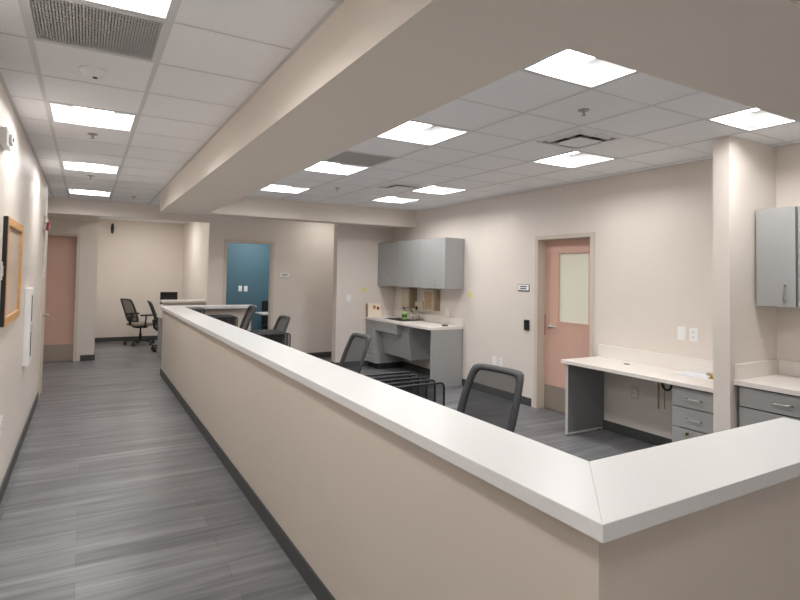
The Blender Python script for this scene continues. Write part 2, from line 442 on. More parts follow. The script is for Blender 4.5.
# ------------------------------------------------------------------ doors
def lever(parent, x, y, z, out, along):
    """lever handle; out = direction of the door face, along = direction of the lever"""
    o = Vector(out); a = Vector(along); p = Vector((x, y, z))
    m = MB(); m.cyl(p, p+o*.012, .028); m.cyl(p+o*.012, p+o*.05, .010); m.tube([p+o*.05, p+o*.055+a*.03, p+o*.05+a*.12], .009)
    return m.build('door_handle', CHROME, parent, True)
dr = struct(bpy.data.objects.new('door_1', None)); col.objects.link(dr); dr.location = (XR+.1, 4.57, 0); dr['_o'] = (XR+.1, 4.57, 0)
Y0, Y1 = 4.115, 5.02; fw = .05; ZD = 2.08
f = MB()
f.box(XR-.015, XR+.185, Y0-.004, Y0+fw, 0, ZD+fw+.004, .003).box(XR-.015, XR+.185, Y1-fw, Y1+.004, 0, ZD+fw+.004, .003).box(XR-.015, XR+.135, Y0+fw, Y1-fw, ZD, ZD+fw, .003)
f.box(XR+.085, XR+.10, Y0+fw, Y0+fw+.012, 0, ZD).box(XR+.085, XR+.10, Y1-fw-.012, Y1-fw, 0, ZD)
f.build('door_frame', FRAME, dr)
a, b = Y0+fw+.003, Y1-fw-.003; xl = XR+.102
gy0, gy1, gz0, gz1 = 4.27, 4.74, 1.08, 1.92
lf = MB(); lf.box(xl, xl+.045, a, gy0, .01, ZD-.003).box(xl, xl+.045, gy1, b, .01, ZD-.003).box(xl, xl+.045, gy0, gy1, .01, gz0).box(xl, xl+.045, gy0, gy1, gz1, ZD-.003)
leaf = lf.build('door_leaf', PINK, dr)
MB().box(xl+.015, xl+.03, gy0, gy1, gz0, gz1).build('glass_panel', FROST, dr)
g = MB()
for q in ((gy0-.012, gy0+.008, gz0-.012, gz1+.012), (gy1-.008, gy1+.012, gz0-.012, gz1+.012)): g.box(xl-.004, xl+.012, *q)
g.box(xl-.004, xl+.012, gy0, gy1, gz0-.012, gz0+.008).box(xl-.004, xl+.012, gy0, gy1, gz1-.008, gz1+.012)
g.build('glass_bead', PINK, dr)
MB().box(xl-.002, xl, a+.01, b-.01, .015, .30).build('kick_plate', KICK, dr)
lever(dr, xl, 4.87, 1.02, (-1, 0, 0), (0, -1, 0))
s = MB().box(xl-.004, xl, b-.018, b-.002, .90, 1.16).build('lock_edge_plate', RED, dr); s['label'] = 'dark red lock edge strip'

dr = struct(bpy.data.objects.new('door_2', None)); col.objects.link(dr); dr.location = (-.56, 11.2, 0); dr['_o'] = (-.56, 11.2, 0)
MB().box(-1.024, -.97, 11.135, 11.275, 0, 2.25, .003).box(-.155, -.101, 11.135, 11.275, 0, 2.25, .003).box(-.97, -.155, 11.135, 11.275, 2.196, 2.25, .003).build('door_frame', FRAME, dr)
MB().box(-.965, -.16, 11.21, 11.255, .01, 2.195).build('door_leaf', PINK, dr)
MB().box(-.955, -.17, 11.207, 11.21, .015, .30).build('kick_plate', KICK, dr)
lever(dr, -.89, 11.21, 1.0, (0, -1, 0), (1, 0, 0))
dr = struct(bpy.data.objects.new('door_3', None)); col.objects.link(dr); dr.location = (XL, 8.28, 0); dr['_o'] = (XL, 8.28, 0)
MB().box(XL+.001, XL+.008, 8.1, 8.47, .01, 2.2).build('door_leaf', FRAME, dr)
lever(dr, XL+.008, 8.40, 1.02, (1, 0, 0), (0, -1, 0))

# ------------------------------------------------------------------ plates and signs
def plate(face, u, z, kind, label, w=.075, hh=.118, m=None):
    """face: ('x', X, sign) wall normal to x whose room side is sign, etc."""
    ax, pos, sg = face
    def bx(mb, u0, u1, z0, z1, d0, d1):
        lo, hi = sorted((pos+sg*d0, pos+sg*d1))
        return mb.box(lo, hi, u0, u1, z0, z1, .0015) if ax == 'x' else mb.box(u0, u1, lo, hi, z0, z1, .0015)
    loc = (pos, u, z) if ax == 'x' else (u, pos, z)
    names = {'outlet': ('wall_outlet', 'outlet'), 'switch': ('light_switch', 'switch')}[kind]
    t = thing(names[0], label, names[1], loc)
    bx(MB(), u-w/2, u+w/2, z-hh/2, z+hh/2, 0, .006).build('cover_plate', m or WHITEP, t)
    if kind == 'outlet':
        for dz in (-.022, .022):
            o = bx(MB(), u-.017, u+.017, z+dz-.014, z+dz+.014, .006, .008).build('receptacle', WHITEP, t)
            sl = MB(); bx(sl, u-.008, u-.005, z+dz-.005, z+dz+.008, .0075, .009); bx(sl, u+.005, u+.008, z+dz-.005, z+dz+.008, .0075, .009)
            sl.build('slot', SLOT, o)
    else:
        bx(MB(), u-.016, u+.016, z-.034, z+.034, .006, .0105).build('rocker', WHITEP, t)
plate(('x', XR, -1), 3.095, 1.115, 'switch', 'left of the two white wall plates above the desk on the right wall', .08, .125)
plate(('x', XR, -1), 2.98, 1.112, 'outlet', 'right of the two white wall plates above the desk, with dark slots', .08, .125)
plate(('x', XR, -1), 5.785, .47, 'switch', 'low blank white wall plate left of the salmon door, left of a pair', .095, .125)
plate(('x', XR, -1), 5.665, .46, 'outlet', 'low white wall outlet left of the salmon door, right of a pair', .075, .12)
plate(('x', XR, -1), 3.60, .46, 'outlet', 'beige wall outlet low under the desk on the right wall', .08, .125, FRAME)
plate(('x', XR, -1), 6.92, 1.05, 'outlet', 'white wall outlet above the kitchenette backsplash', .075, .12)
plate(('x', XL, 1), 4.30, 1.6, 'switch', 'white light switch on the left wall beside the framed pinboard', .075, .118)
plate(('x', XL, 1), 4.56, .55, 'outlet', 'low white outlet on the left corridor wall above the baseboard', .075, .118)
plate(('y', YK, -1), 3.955, 1.2, 'switch', 'white wall switch on the kitchenette side wall left of the yellow note', .085, .13)
plate(('y', 11.75, -1), 2.86, 1.265, 'switch', 'left of two white switches on the blue wall', .075, .12)
plate(('y', 11.75, -1), 2.98, 1.262, 'switch', 'right of two white switches on the blue wall', .075, .12)

t = thing('door_sign', 'small white sign with two dark lines of writing beside the salmon door', 'sign', (XR, 5.23, 1.48))
MB().box(XR-.008, XR, 5.125, 5.335, 1.435, 1.525, .002).build('frame', SLOT, t)
MB().box(XR-.010, XR-.008, 5.133, 5.327, 1.448, 1.519).build('panel', WHITEP, t)
MB().box(XR-.011, XR-.010, 5.165, 5.295, 1.490, 1.503).box(XR-.011, XR-.010, 5.175, 5.285, 1.463, 1.476).build('writing', SLOT, t)
t = thing('door_sign', 'small white sign with one line of writing right of the blue room opening', 'sign', (3.2, YW, 1.55))
MB().box(3.11, 3.315, YW-.008, YW, 1.525, 1.635, .002).build('frame', FRAME, t)
MB().box(3.118, 3.307, YW-.010, YW-.008, 1.537, 1.622).build('panel', WHITEP, t)
MB().box(3.16, 3.265, YW-.011, YW-.010, 1.572, 1.588).build('writing', SLOT, t)
t = thing('card_reader', 'black card reader on the wall left of the salmon door', 'card reader', (XR, 5.175, .945))
MB().box(XR-.022, XR+.001, 5.12, 5.20, .945, 1.075, .004).build('body', BLACKP, t)
MB().box(XR-.024, XR-.021, 5.13, 5.19, 1.045, 1.058).build('indicator', SCREEN, t)
solo(MB().box(4.215, 4.295, YK-.002, YK+.001, 1.295, 1.375), 'sticky_note', YELLOW, (4.255, YK, 1.295), 'yellow sticky note on the kitchenette side wall above the picture card', 'sticky note', 'yellow notes')
solo(MB().box(XR-.002, XR+.001, 6.315, 6.395, 1.305, 1.385), 'sticky_note', YELLOW, (XR, 6.355, 1.305), 'yellow sticky note on the right wall just right of the wall cabinets', 'sticky note', 'yellow notes')

# ------------------------------------------------------------------ left corridor wall things
t = thing('pinboard', 'tan pinboard in an oak frame on the left corridor wall', 'pinboard', (XL, 4.8, 1.24))
y0, y1, z0, z1 = 4.30, 5.22, 1.24, 1.955; w = .055
fr = MB(); X0, X1 = XL, XL+.028
fr.box(X0, X1, y0, y0+w, z0, z1, .003).box(X0, X1, y1-w, y1, z0, z1, .003).box(X0, X1, y0+w, y1-w, z0, z0+w, .003).box(X0, X1, y0+w, y1-w, z1-w, z1, .003)
fr.build('frame', WOOD, t)
MB().box(X0, X0+.012, y0+.01, y1-.01, z0+.01, z1-.01).build('board', CORK, t)
MB().box(X0, X1-.004, y0-.012, y0, z0, z1).build('edge', BLACKP, t)
t = thing('wall_cabinet', 'slim white wall mounted cabinet with dark slots beyond the pinboard', 'wall cabinet', (XL, 6.05, .73))
MB().box(XL-.001, XL+.045, 5.92, 6.20, .735, 1.44, .006).build('body', WHITEP, t)
MB().box(XL+.045, XL+.048, 6.03, 6.10, 1.13, 1.37).box(XL+.045, XL+.048, 6.03, 6.10, .81, 1.04).build('slot', SLOT, t)
MB().box(XL+.045, XL+.054, 6.01, 6.12, 1.05, 1.11, .003).build('latch', GRILLE, t)
t = thing('strobe_box', 'white alarm strobe box high on the left corridor wall', 'strobe', (XL, 4.05, 2.355))
MB().box(XL-.002, XL+.04, 3.93, 4.17, 2.355, 2.455, .004).build('housing', WHITEP, t)
MB().box(XL+.04, XL+.055, 4.03, 4.13, 2.38, 2.435, .006).build('lens', REFL, t)
MB().cyl((XL+.054, 4.08, 2.41), (XL+.059, 4.08, 2.41), .012).build('lamp', SLOT, t)
t = thing('fire_alarm', 'red fire alarm strobe with white lens at the far end of the left wall', 'fire alarm', (XL, 7.89, 2.08))
MB().prism([(XL-.002, 2.06), (XL+.035, 2.10), (XL+.035, 2.16), (XL-.002, 2.21)], 'y', 7.84, 7.94, .003).build('bracket', GRILLE, t)
MB().box(XL+.035, XL+.062, 7.84, 7.94, 2.085, 2.185, .004).build('housing', RED, t)
MB().box(XL+.062, XL+.07, 7.86, 7.92, 2.11, 2.16, .003).build('lens', WHITEP, t)
t = thing('door_closer_sensor', 'small white plate on the frame at the far end of the left wall', 'wall plate', (XL+.014, 8.05, 1.5))
t.name = 'wall_plate'
MB().box(XL+.013, XL+.021, 8.01, 8.09, 1.50, 1.56, .002).build('upper_plate', WHITEP, t)
MB().box(XL+.013, XL+.021, 8.01, 8.09, 1.58, 1.64, .002).build('lower_plate', WHITEP, t)
t = thing('wall_speaker', 'small black oval fixture high on the far alcove wall', 'wall fixture', (.475, YF, 2.43))
m = MB(); n = 24
m.prism([(.485+.032*math.cos(2*PI*k/n), 2.55+.12*math.sin(2*PI*k/n)) for k in range(n)], 'y', YF-.05, YF-.012).build('cover', BLACKP, t)
MB().prism([(.46+.04*math.cos(2*PI*k/n), 2.525+.12*math.sin(2*PI*k/n)) for k in range(n)], 'y', YF-.012, YF).build('backplate', WHITEP, t)

# ------------------------------------------------------------------ desk on the right wall
DT = .77
t = thing('worktop', 'cream built-in desk top with upstand along the right wall', 'worktop', (4.58, 3.2, DT-.035))
MB().box(4.285, XR-.001, 2.411, 4.045, DT-.035, DT, .003).build('top', STONE2, t)
MB().box(XR-.022, XR-.001, 2.411, 4.045, DT, DT+.13, .003).build('upstand', STONE2, t)
g = MB().lathe((4.68, 3.55, DT), [(.030, .0005), (.032, .003), (.022, .004)]).build('grommet', BLACKP, t, True); g['label'] = 'black cable grommet'
t = thing('desk_panel', 'dark grey end panel carrying the left end of the built-in desk', 'panel', (4.6, 3.99, 0))
MB().box(4.32, XR-.002, 3.975, 4.005, .012, DT-.0345).build('board', mat('panel_grey', (128, 129, 130), .5, noise=.02, nscale=12), t)
MB().box(4.316, 4.32, 3.973, 4.007, .012, DT-.036).box(4.32, XR-.03, 3.970, 3.975, .012, .03).build('edge_band', EDGE, t)
MB().cyl((4.34, 3.99, 0), (4.34, 3.99, .012), .015).cyl((4.8, 3.99, 0), (4.8, 3.99, .012), .015).build('glide', BLACKP, t)

def bar_handle(parent, p, q, out, m=CHROME):
    p = Vector(p); q = Vector(q); o = Vector(out)
    k = MB(); k.tube([p, p+o*.026, p+o*.03+(q-p)*.04, q+o*.03-(q-p)*.04, q+o*.026, q], .0055)
    return k.build('handle', m, parent, True)
t = thing('drawer_pedestal', 'grey three-drawer pedestal under the right end of the built-in desk', 'drawer unit', (4.6, 2.66, 0))
MB().box(4.35, XR-.02, 2.415, 2.84, .06, DT-.035).box(4.39, XR-.03, 2.43, 2.825, 0, .06).build('carcass', CAB, t)
for z0, z1 in ((.565, .715), (.395, .555), (.07, .385)):
    d_ = MB().box(4.328, 4.35, 2.418, 2.837, z0, z1, .0015).build('drawer', CAB, t)
    if z0 > .3: bar_handle(d_, (4.328, 2.70, (z0+z1)/2), (4.328, 2.585, (z0+z1)/2), (-1, 0, 0))
    else:
        MB().cyl((4.318, 2.70, .352), (4.328, 2.70, .352), .011).box(4.300, 4.318, 2.698, 2.702, .335, .36).build('lock', BRASS, d_)
t = thing('cable_loop', 'black cable loop and thin rods hanging under the desk beside the pedestal', 'cable', (4.6, 3.0, .4))
MB().box(4.56, 4.64, 2.93, 3.20, DT-.042, DT-.035).cyl((4.6, 3.15, .43), (4.6, 3.15, DT-.036), .008).cyl((4.6, 3.09, .44), (4.6, 3.09, DT-.036), .004).build('bracket', DISPD, t)
MB().tube([(4.56, 3.04+.045*math.cos(a), .672+.05*math.sin(a)) for a in [2*PI*k/20 for k in range(20)]], .011, closed=True).build('cable', BLACKP, t, True)
t = thing('paper_sheet', 'white papers lying on the right end of the built-in desk', 'paper', (4.72, 2.8, DT))
MB().box(4.62, 4.83, 2.62, 2.92, DT, DT+.003).build('sheet', PAPER, t)
MB().box(4.63, 4.84, 2.72, 3.02, DT+.003, DT+.005).build('sheet', PAPER, t)
t = thing('brass_lock', 'small brass lock cylinder standing on the papers beside the wing wall', 'lock', (4.68, 2.69, DT))
MB().cyl((4.66, 2.70, DT+.033), (4.70, 2.68, DT+.033), .022).build('cylinder', BRASS, t, True)
MB().box(4.66, 4.70, 2.70, 2.74, DT+.028, DT+.05, .002).build('key', STEEL, t)
MB().box(4.65, 4.71, 2.66, 2.72, DT+.0035, DT+.012, .002).build('base', BRASS, t)

# ------------------------------------------------------------------ alcove on the right: base cabinets, top, wall cabinets
AT = .875
t = thing('worktop', 'cream worktop with upstand in the alcove right of the wing wall', 'worktop', (4.56, 1.2, AT-.038))
MB().box(4.235, XR-.001, .2, 2.284, AT-.038, AT, .003).build('top', STONE2, t)
MB().box(XR-.021, XR-.001, .2, 2.264, AT, AT+.115, .003).box(4.25, XR-.001, 2.264, 2.284, AT, AT+.115, .003).build('upstand', STONE2, t)
def base_unit(y0, y1, label):
    t = thing('base_cabinet', label, 'cabinet', (4.57, (y0+y1)/2, 0))
    MB().box(4.285, XR-.005, y0, y1, .1, AT-.04).box(4.34, XR-.01, y0, y1, 0, .1).build('carcass', CABDARK, t)
    for z0, z1 in ((.685, AT-.05), (.40, .675), (.11, .39)):
        d_ = MB().box(4.262, 4.285, y0+.004, y1-.004, z0, z1, .0015).build('drawer', CAB, t)
        zc = (z0+z1)/2+(0.0 if z0 > .6 else .06)
        bar_handle(d_, (4.262, (y0+y1)/2+.058, zc), (4.262, (y0+y1)/2-.058, zc), (-1, 0, 0))
base_unit(1.66, 2.262, 'grey drawer cabinet in the alcove directly beside the wing wall')
base_unit(1.05, 1.655, 'grey drawer cabinet in the alcove, second from the wing wall')
def upper(y0, y1, label, dy):
    t = thing('wall_cabinet', label, 'wall cabinet', (4.7, (y0+y1)/2, 1.425), 'alcove wall cabinets')
    MB().box(4.54, XR-.003, y0, y1, 1.43, 2.175).build('carcass', CAB, t)
    d_ = MB().box(4.518, 4.538, y0+.002, y1-.002, 1.428, 2.177, .0015).build('door', CAB, t)
    bar_handle(d_, (4.518, y0+dy, 1.475), (4.518, y0+dy, 1.59), (-1, 0, 0))
upper(1.990, 2.265, 'grey wall cabinet in the alcove nearest the wing wall', .07)
upper(1.672, 1.978, 'grey wall cabinet in the alcove at the right edge of the view', .23)

# ------------------------------------------------------------------ kitchenette
KT = .87; KX = 4.28
t = thing('worktop', 'cream kitchenette worktop with upstand and inset sink', 'worktop', (4.57, 7.55, KT-.038))
sy0, sy1, sx0, sx1 = 7.55, 8.15, 4.42, 4.76
MB().box(KX, sx0, 6.50, 8.598, KT-.038, KT, .002).box(sx1, XR-.001, 6.50, 8.598, KT-.038, KT).box(sx0, sx1, 6.5, sy0, KT-.038, KT).box(sx0, sx1, sy1, 8.598, KT-.038, KT).build('top', STONE2, t)
MB().box(XR-.021, XR-.001, 6.50, 8.598, KT, KT+.11, .003).box(KX+.01, XR-.02, 8.578, 8.598, KT, KT+.11, .003).build('upstand', STONE2, t)
sk = MB()
sk.box(sx0, sx1, sy0, sy1, .70, .71).box(sx0, sx0+.006, sy0, sy1, .70, KT+.003).box(sx1-.006, sx1, sy0, sy1, .70, KT+.003).box(sx0, sx1, sy0, sy0+.006, .7, KT+.003).box(sx0, sx1, sy1-.006, sy1, .7, KT+.003)
sk.box(sx0-.012, sx0, sy0-.012, sy1+.012, KT, KT+.004).box(sx1, sx1+.012, sy0-.012, sy1+.012, KT, KT+.004).box(sx0, sx1, sy0-.012, sy0, KT, KT+.004).box(sx0, sx1, sy1, sy1+.012, KT, KT+.004)
sk.build('sink', STEEL, t)
t = thing('faucet', 'low chrome faucet behind the kitchenette sink', 'faucet', (4.80, 7.62, KT))
MB().box(4.79, 4.83, 7.52, 7.72, KT, KT+.015, .004).build('base', CHROME, t)
MB().tube([(4.81, 7.62, KT+.01), (4.80, 7.62, KT+.07), (4.74, 7.64, KT+.075), (4.67, 7.67, KT+.055)], .011).build('spout', CHROME, t, True)
for dy in (-.08, .08):
    MB().cyl((4.81, 7.62+dy, KT+.012), (4.81, 7.62+dy, KT+.045), .014, .010).tube([(4.81, 7.62+dy, KT+.045), (4.78, 7.62+dy*1.3, KT+.05)], .006).build('tap_handle', CHROME, t, True)
t = thing('base_cabinet', 'grey narrow five-drawer cabinet at the left end of the kitchenette', 'cabinet', (4.57, 8.41, 0))
MB().box(4.319, XR-.014, 8.225, 8.585, .1, KT-.038).build('carcass', CAB, t)
MB().box(4.37, XR-.016, 8.225, 8.585, 0, .1).build('plinth', CABDARK, t)
zz = [.10, .25, .40, .55, .69, .825]
for k in range(5):
    d_ = MB().box(4.30, 4.318, 8.228, 8.582, zz[k]+.005, zz[k+1]-.005, .0015).build('drawer', CAB, t)
    bar_handle(d_, (4.30, 8.46, zz[k]+.09), (4.30, 8.36, zz[k]+.09), (-1, 0, 0), STEEL)
t = thing('apron_drawer', 'wide shallow grey drawer under the kitchenette worktop beside the sink cover', 'drawer', (4.55, 7.86, .67))
MB().box(4.318, 4.41, 7.50, 8.224, .68, KT-.038).build('box', CAB, t)
MB().box(4.30, 4.318, 7.50, 8.222, .67, KT-.042, .0015).build('drawer_front', CAB, t)
t = thing('sink_cover', 'slanted grey apron panel boxing in the kitchenette sink pipes', 'panel', (4.6, 7.6, .28))
pts = [(4.375, .667), (4.80, .667), (4.80, .29), (4.47, .28)]
MB().prism([(4.412, KT-.038), (4.412, .66), (4.478, .275), (4.495, .275), (4.43, .66), (4.43, KT-.038)], 'y', 7.32, 8.22, .001).build('front_panel', CAB, t)
MB().prism([(4.432, KT-.038), (4.432, .66), (4.497, .277), (XR-.001, .277), (XR-.001, KT-.038)], 'y', 7.32, 7.34, .001).build('side_panel', CAB, t)
t = thing('end_panel', 'large grey end panel closing the right end of the kitchenette', 'panel', (4.58, 6.515, 0))
MB().box(4.305, XR-.014, 6.503, 6.525, .0, KT-.039, .001).build('board', CAB, t)
# wall cabinets
yb = [8.555, 7.87, 7.185, 6.5]
klab = ['left one of three grey wall cabinets above the kitchenette', 'middle one of three grey wall cabinets above the kitchenette', 'right one of three grey wall cabinets above the kitchenette']
for k in range(3):
    y1, y0 = yb[k]-.001, yb[k+1]+.001
    t = thing('wall_cabinet', klab[k], 'wall cabinet', (4.7, (y0+y1)/2, 1.42), 'kitchenette wall cabinets')
    MB().box(4.545, XR-.003, y0, y1, 1.425, 2.175).build('carcass', CAB, t)
    ys = y1-(.09 if k == 0 else .003)
    if k == 0: MB().box(4.525, 4.543, ys+.003, y1, 1.422, 2.177, .001).build('filler', CAB, t)
    d_ = MB().box(4.523, 4.543, y0+.002, ys, 1.422, 2.177, .0015).build('door', CAB, t)
    hy = (8.17, 7.42, 6.73)[k]
    bar_handle(d_, (4.523, hy, 1.45), (4.523, hy, 1.56), (-1, 0, 0))
struct(MB().box(4.52, XR-.003, YK-.044, YK, 1.42, 2.177).build('trim_6', CAB))

# dispensers and small things over the kitchenette worktop
def rbox(mb, x0, x1, y0, y1, z0, z1, b=.012): return mb.box(x0, x1, y0, y1, z0, z1, b, 3)
t = thing('paper_towel_dispenser', 'tall beige paper towel dispenser under the wall cabinets, left of two', 'dispenser', (XR, 8.0, 1.06))
rbox(MB(), XR-.14, XR+.001, 7.88, 8.12, 1.07, 1.385).build('cover', DISP, t)
MB().box(XR-.12, XR-.003, 7.82, 7.88, 1.06, 1.385).box(XR-.11, XR-.02, 7.9, 8.1, 1.055, 1.07).build('back_shell', DISPD, t)
t = thing('glove_dispenser', 'beige box dispenser with front flap under the wall cabinets, right of two', 'dispenser', (XR, 7.22, 1.05))
rbox(MB(), XR-.11, XR+.001, 7.17, 7.43, 1.06, 1.39, .006).build('cover', DISP, t)
MB().box(XR-.114, XR-.11, 7.20, 7.40, 1.10, 1.35).build('flap', BROWN, t)
MB().box(XR-.09, XR-.001, 7.12, 7.17, 1.06, 1.39).build('side_shell', DISPD, t)
MB().cyl((XR-.118, 7.25, 1.22), (XR-.112, 7.25, 1.22), .01).box(XR-.116, XR-.11, 7.17, 7.43, 1.085, 1.092).build('catch', SLOT, t)
t = thing('soap_dispenser', 'small beige soap dispenser with a dark spout between the two larger dispensers', 'dispenser', (XR, 7.6, 1.02))
rbox(MB(), XR-.10, XR, 7.49, 7.73, 1.025, 1.175, .01).build('cover', DISP, t)
MB().cyl((XR-.115, 7.66, 1.075), (XR-.10, 7.66, 1.075), .03).build('spout', BLACKP, t, True)
t = thing('soap_bottle', 'green pump soap bottle beside the kitchenette sink', 'bottle', (4.70, 7.86, KT))
MB().lathe((4.385, 7.41, KT), [(.038, 0), (.042, .01), (.042, .11), (.030, .135), (.013, .145), (.013, .15)]).build('bottle', GREEN, t, True)
MB().lathe((4.385, 7.41, KT), [(.0435, .04), (.0435, .095)]).build('label_band', GREENL, t, True)
MB().lathe((4.385, 7.41, KT), [(.016, .15), (.016, .165), (.006, .168), (.006, .19)]).tube([(4.385, 7.41, KT+.19), (4.34, 7.44, KT+.188)], .008).build('pump', BLACKP, t, True)
t.location = Vector(t.location)+Vector((4.66-4.385, 7.87-7.41, 0))-(Vector((4.70, 7.86, KT))-Vector((4.70, 7.86, KT)))
t = thing('hand_wash_bottle', 'small clear bottle right of the green soap bottle', 'bottle', (4.79, 7.83, KT))
MB().lathe((4.79, 7.86, KT), [(.028, 0), (.03, .01), (.03, .09), (.012, .11), (.012, .12)]).build('bottle', FROST, t, True)
MB().lathe((4.79, 7.86, KT), [(.014, .12), (.014, .135), (.004, .137), (.004, .16)]).tube([(4.79, 7.86, KT+.16), (4.755, 7.88, KT+.158)], .006).build('pump', SLOT, t, True)
t = thing('picture_card', 'cream folded card with two small dark pictures standing at the left of the kitchenette', 'card', (4.4, 8.5, KT))
MB().prism([(8.50, KT), (8.508, KT), (8.545, KT+.235), (8.537, KT+.235)], 'x', 4.29, 4.56).build('front_leaf', CREAM, t)
MB().box(4.283, 4.29, 8.50, 8.572, KT, KT+.235).build('back_leaf', BROWN, t)
MB().prism([(8.523, KT+.14), (8.519, KT+.14), (8.5285, KT+.20), (8.533, KT+.20)], 'x', 4.40, 4.455).build('picture', BROWN, t)
MB().prism([(8.521, KT+.125), (8.5165, KT+.125), (8.5245, KT+.175), (8.529, KT+.175)], 'x', 4.475, 4.52).build('picture', RED, t)
solo(MB().box(4.60, 4.66, 6.60, 6.68, KT, KT+.02, .004), 'sponge', GREYP, (4.63, 6.64, KT), 'small grey sponge lying on the right part of the kitchenette worktop', 'sponge')

# ------------------------------------------------------------------ work desks behind the counter
DK = .74
t = thing('work_desk', 'long grey work desk behind the corridor side of the reception counter', 'desk', (1.5, 5, 0))
MB().prism([(1.205, 1.6), (1.86, 1.6), (1.86, 7.98), (1.58, 8.05), (1.58, 8.9), (1.205, 8.9)], 'z', DK-.03, DK, .002).build('top', CAB, t)
for y in (1.7, 3.9, 6.2, 8.1): MB().box(1.25, 1.55, y-.012, y+.012, 0, DK-.03).build('panel_leg', CAB, t)

def make_sorter(x, y, label):
    t = thing('file_sorter', label, 'file sorter', (x, y, DK), 'wire file sorters')
    w, hh, n, p = .37, .265, 5, .093
    MB().box(x-w/2, x+w/2, y, y+p*(n-1)+.01, DK, DK+.006).build('tray', WIRE, t)
    for k in range(n):
        yy = y+.005+p*k; r = .025
        pts = [(x-w/2, yy, DK+.006)]
        for a in (180, 150, 120, 90): pts.append((x-w/2+r+r*math.cos(math.radians(a)), yy, DK+hh-r+r*math.sin(math.radians(a))))
        for a in (90, 60, 30, 0): pts.append((x+w/2-r+r*math.cos(math.radians(a)), yy, DK+hh-r+r*math.sin(math.radians(a))))
        pts.append((x+w/2, yy, DK+.006))
        f = MB().tube(pts, .006).build('frame', WIRE, t, True)
        MB().grid([[(x-w/2, yy, DK+.01), (x+w/2, yy, DK+.01)], [(x-w/2, yy, DK+hh-.004), (x+w/2, yy, DK+hh-.004)]]).build('mesh_panel', WMESH, f)
    return t
make_sorter(1.615, 2.575, 'black wire file sorter behind the counter, nearest, left of the front chair')
make_sorter(1.63, 5.33, 'black wire file sorter behind the counter, beside the third office chair')
make_sorter(1.63, 7.55, 'black wire file sorter behind the counter, farthest, beside the computer tower')

def make_monitor(x, y, z0, w, hh, label, rz=0):
    t = thing('monitor', label, 'monitor', (x, y, z0))
    b = z0+.42-hh
    MB().box(x-w/2, x+w/2, y, y+.035, b, b+hh, .006).build('casing', BLACKP, t)
    MB().box(x-w/2+.012, x+w/2-.012, y-.001, y+.001, b+.014, b+hh-.012).build('screen', SCREEN, t)
    MB().box(x-.025, x+.025, y+.035, y+.06, z0+.01, b+.12, .003).build('neck', BLACKP, t)
    MB().box(x-.11, x+.11, y-.04, y+.13, z0, z0+.012, .004).build('base', BLACKP, t)
    return t
t = thing('computer_tower', 'black computer tower at the far end of the desk behind the counter', 'computer', (1.45, 8.6, DK))
MB().box(1.345, 1.545, 8.42, 8.80, DK+.008, DK+.325, .006).build('case', BLACKP, t)
MB().box(1.355, 1.535, 8.412, 8.42, DK+.02, DK+.315, .003).build('front_panel', GREYP, t)
MB().cyl((1.51, 8.405, DK+.28), (1.51, 8.412, DK+.28), .012).build('power_button', CHROME, t)
MB().box(1.36, 1.38, 8.45, 8.78, DK, DK+.008).build('foot', BLACKP, t); MB().box(1.51, 1.53, 8.45, 8.78, DK, DK+.008).build('foot', BLACKP, t)

# alcove desk behind the rear ledge
t = thing('work_desk', 'grey desk behind the cream ledge in the far alcove', 'desk', (1.7, 11.3, 0))
MB().box(1.22, 1.985, 11.0, 11.6, DK-.03, DK, .002).build('top', CAB, t)
MB().box(1.25, 1.275, 11.03, 11.57, 0, DK-.03).build('panel_leg', CAB, t); MB().box(1.94, 1.965, 11.03, 11.57, 0, DK-.03).build('panel_leg', CAB, t)
make_monitor(1.40, 11.3, DK, .31, .23, 'black monitor above the cream ledge in the far alcove').location.z = DK
m2 = [o for o in bpy.data.objects if o.name.startswith('monitor') and o.type == 'EMPTY'][-1]
for ch in m2.children:
    if ch.name.split('.')[0] in ('casing', 'screen'): ch.location.z = .05

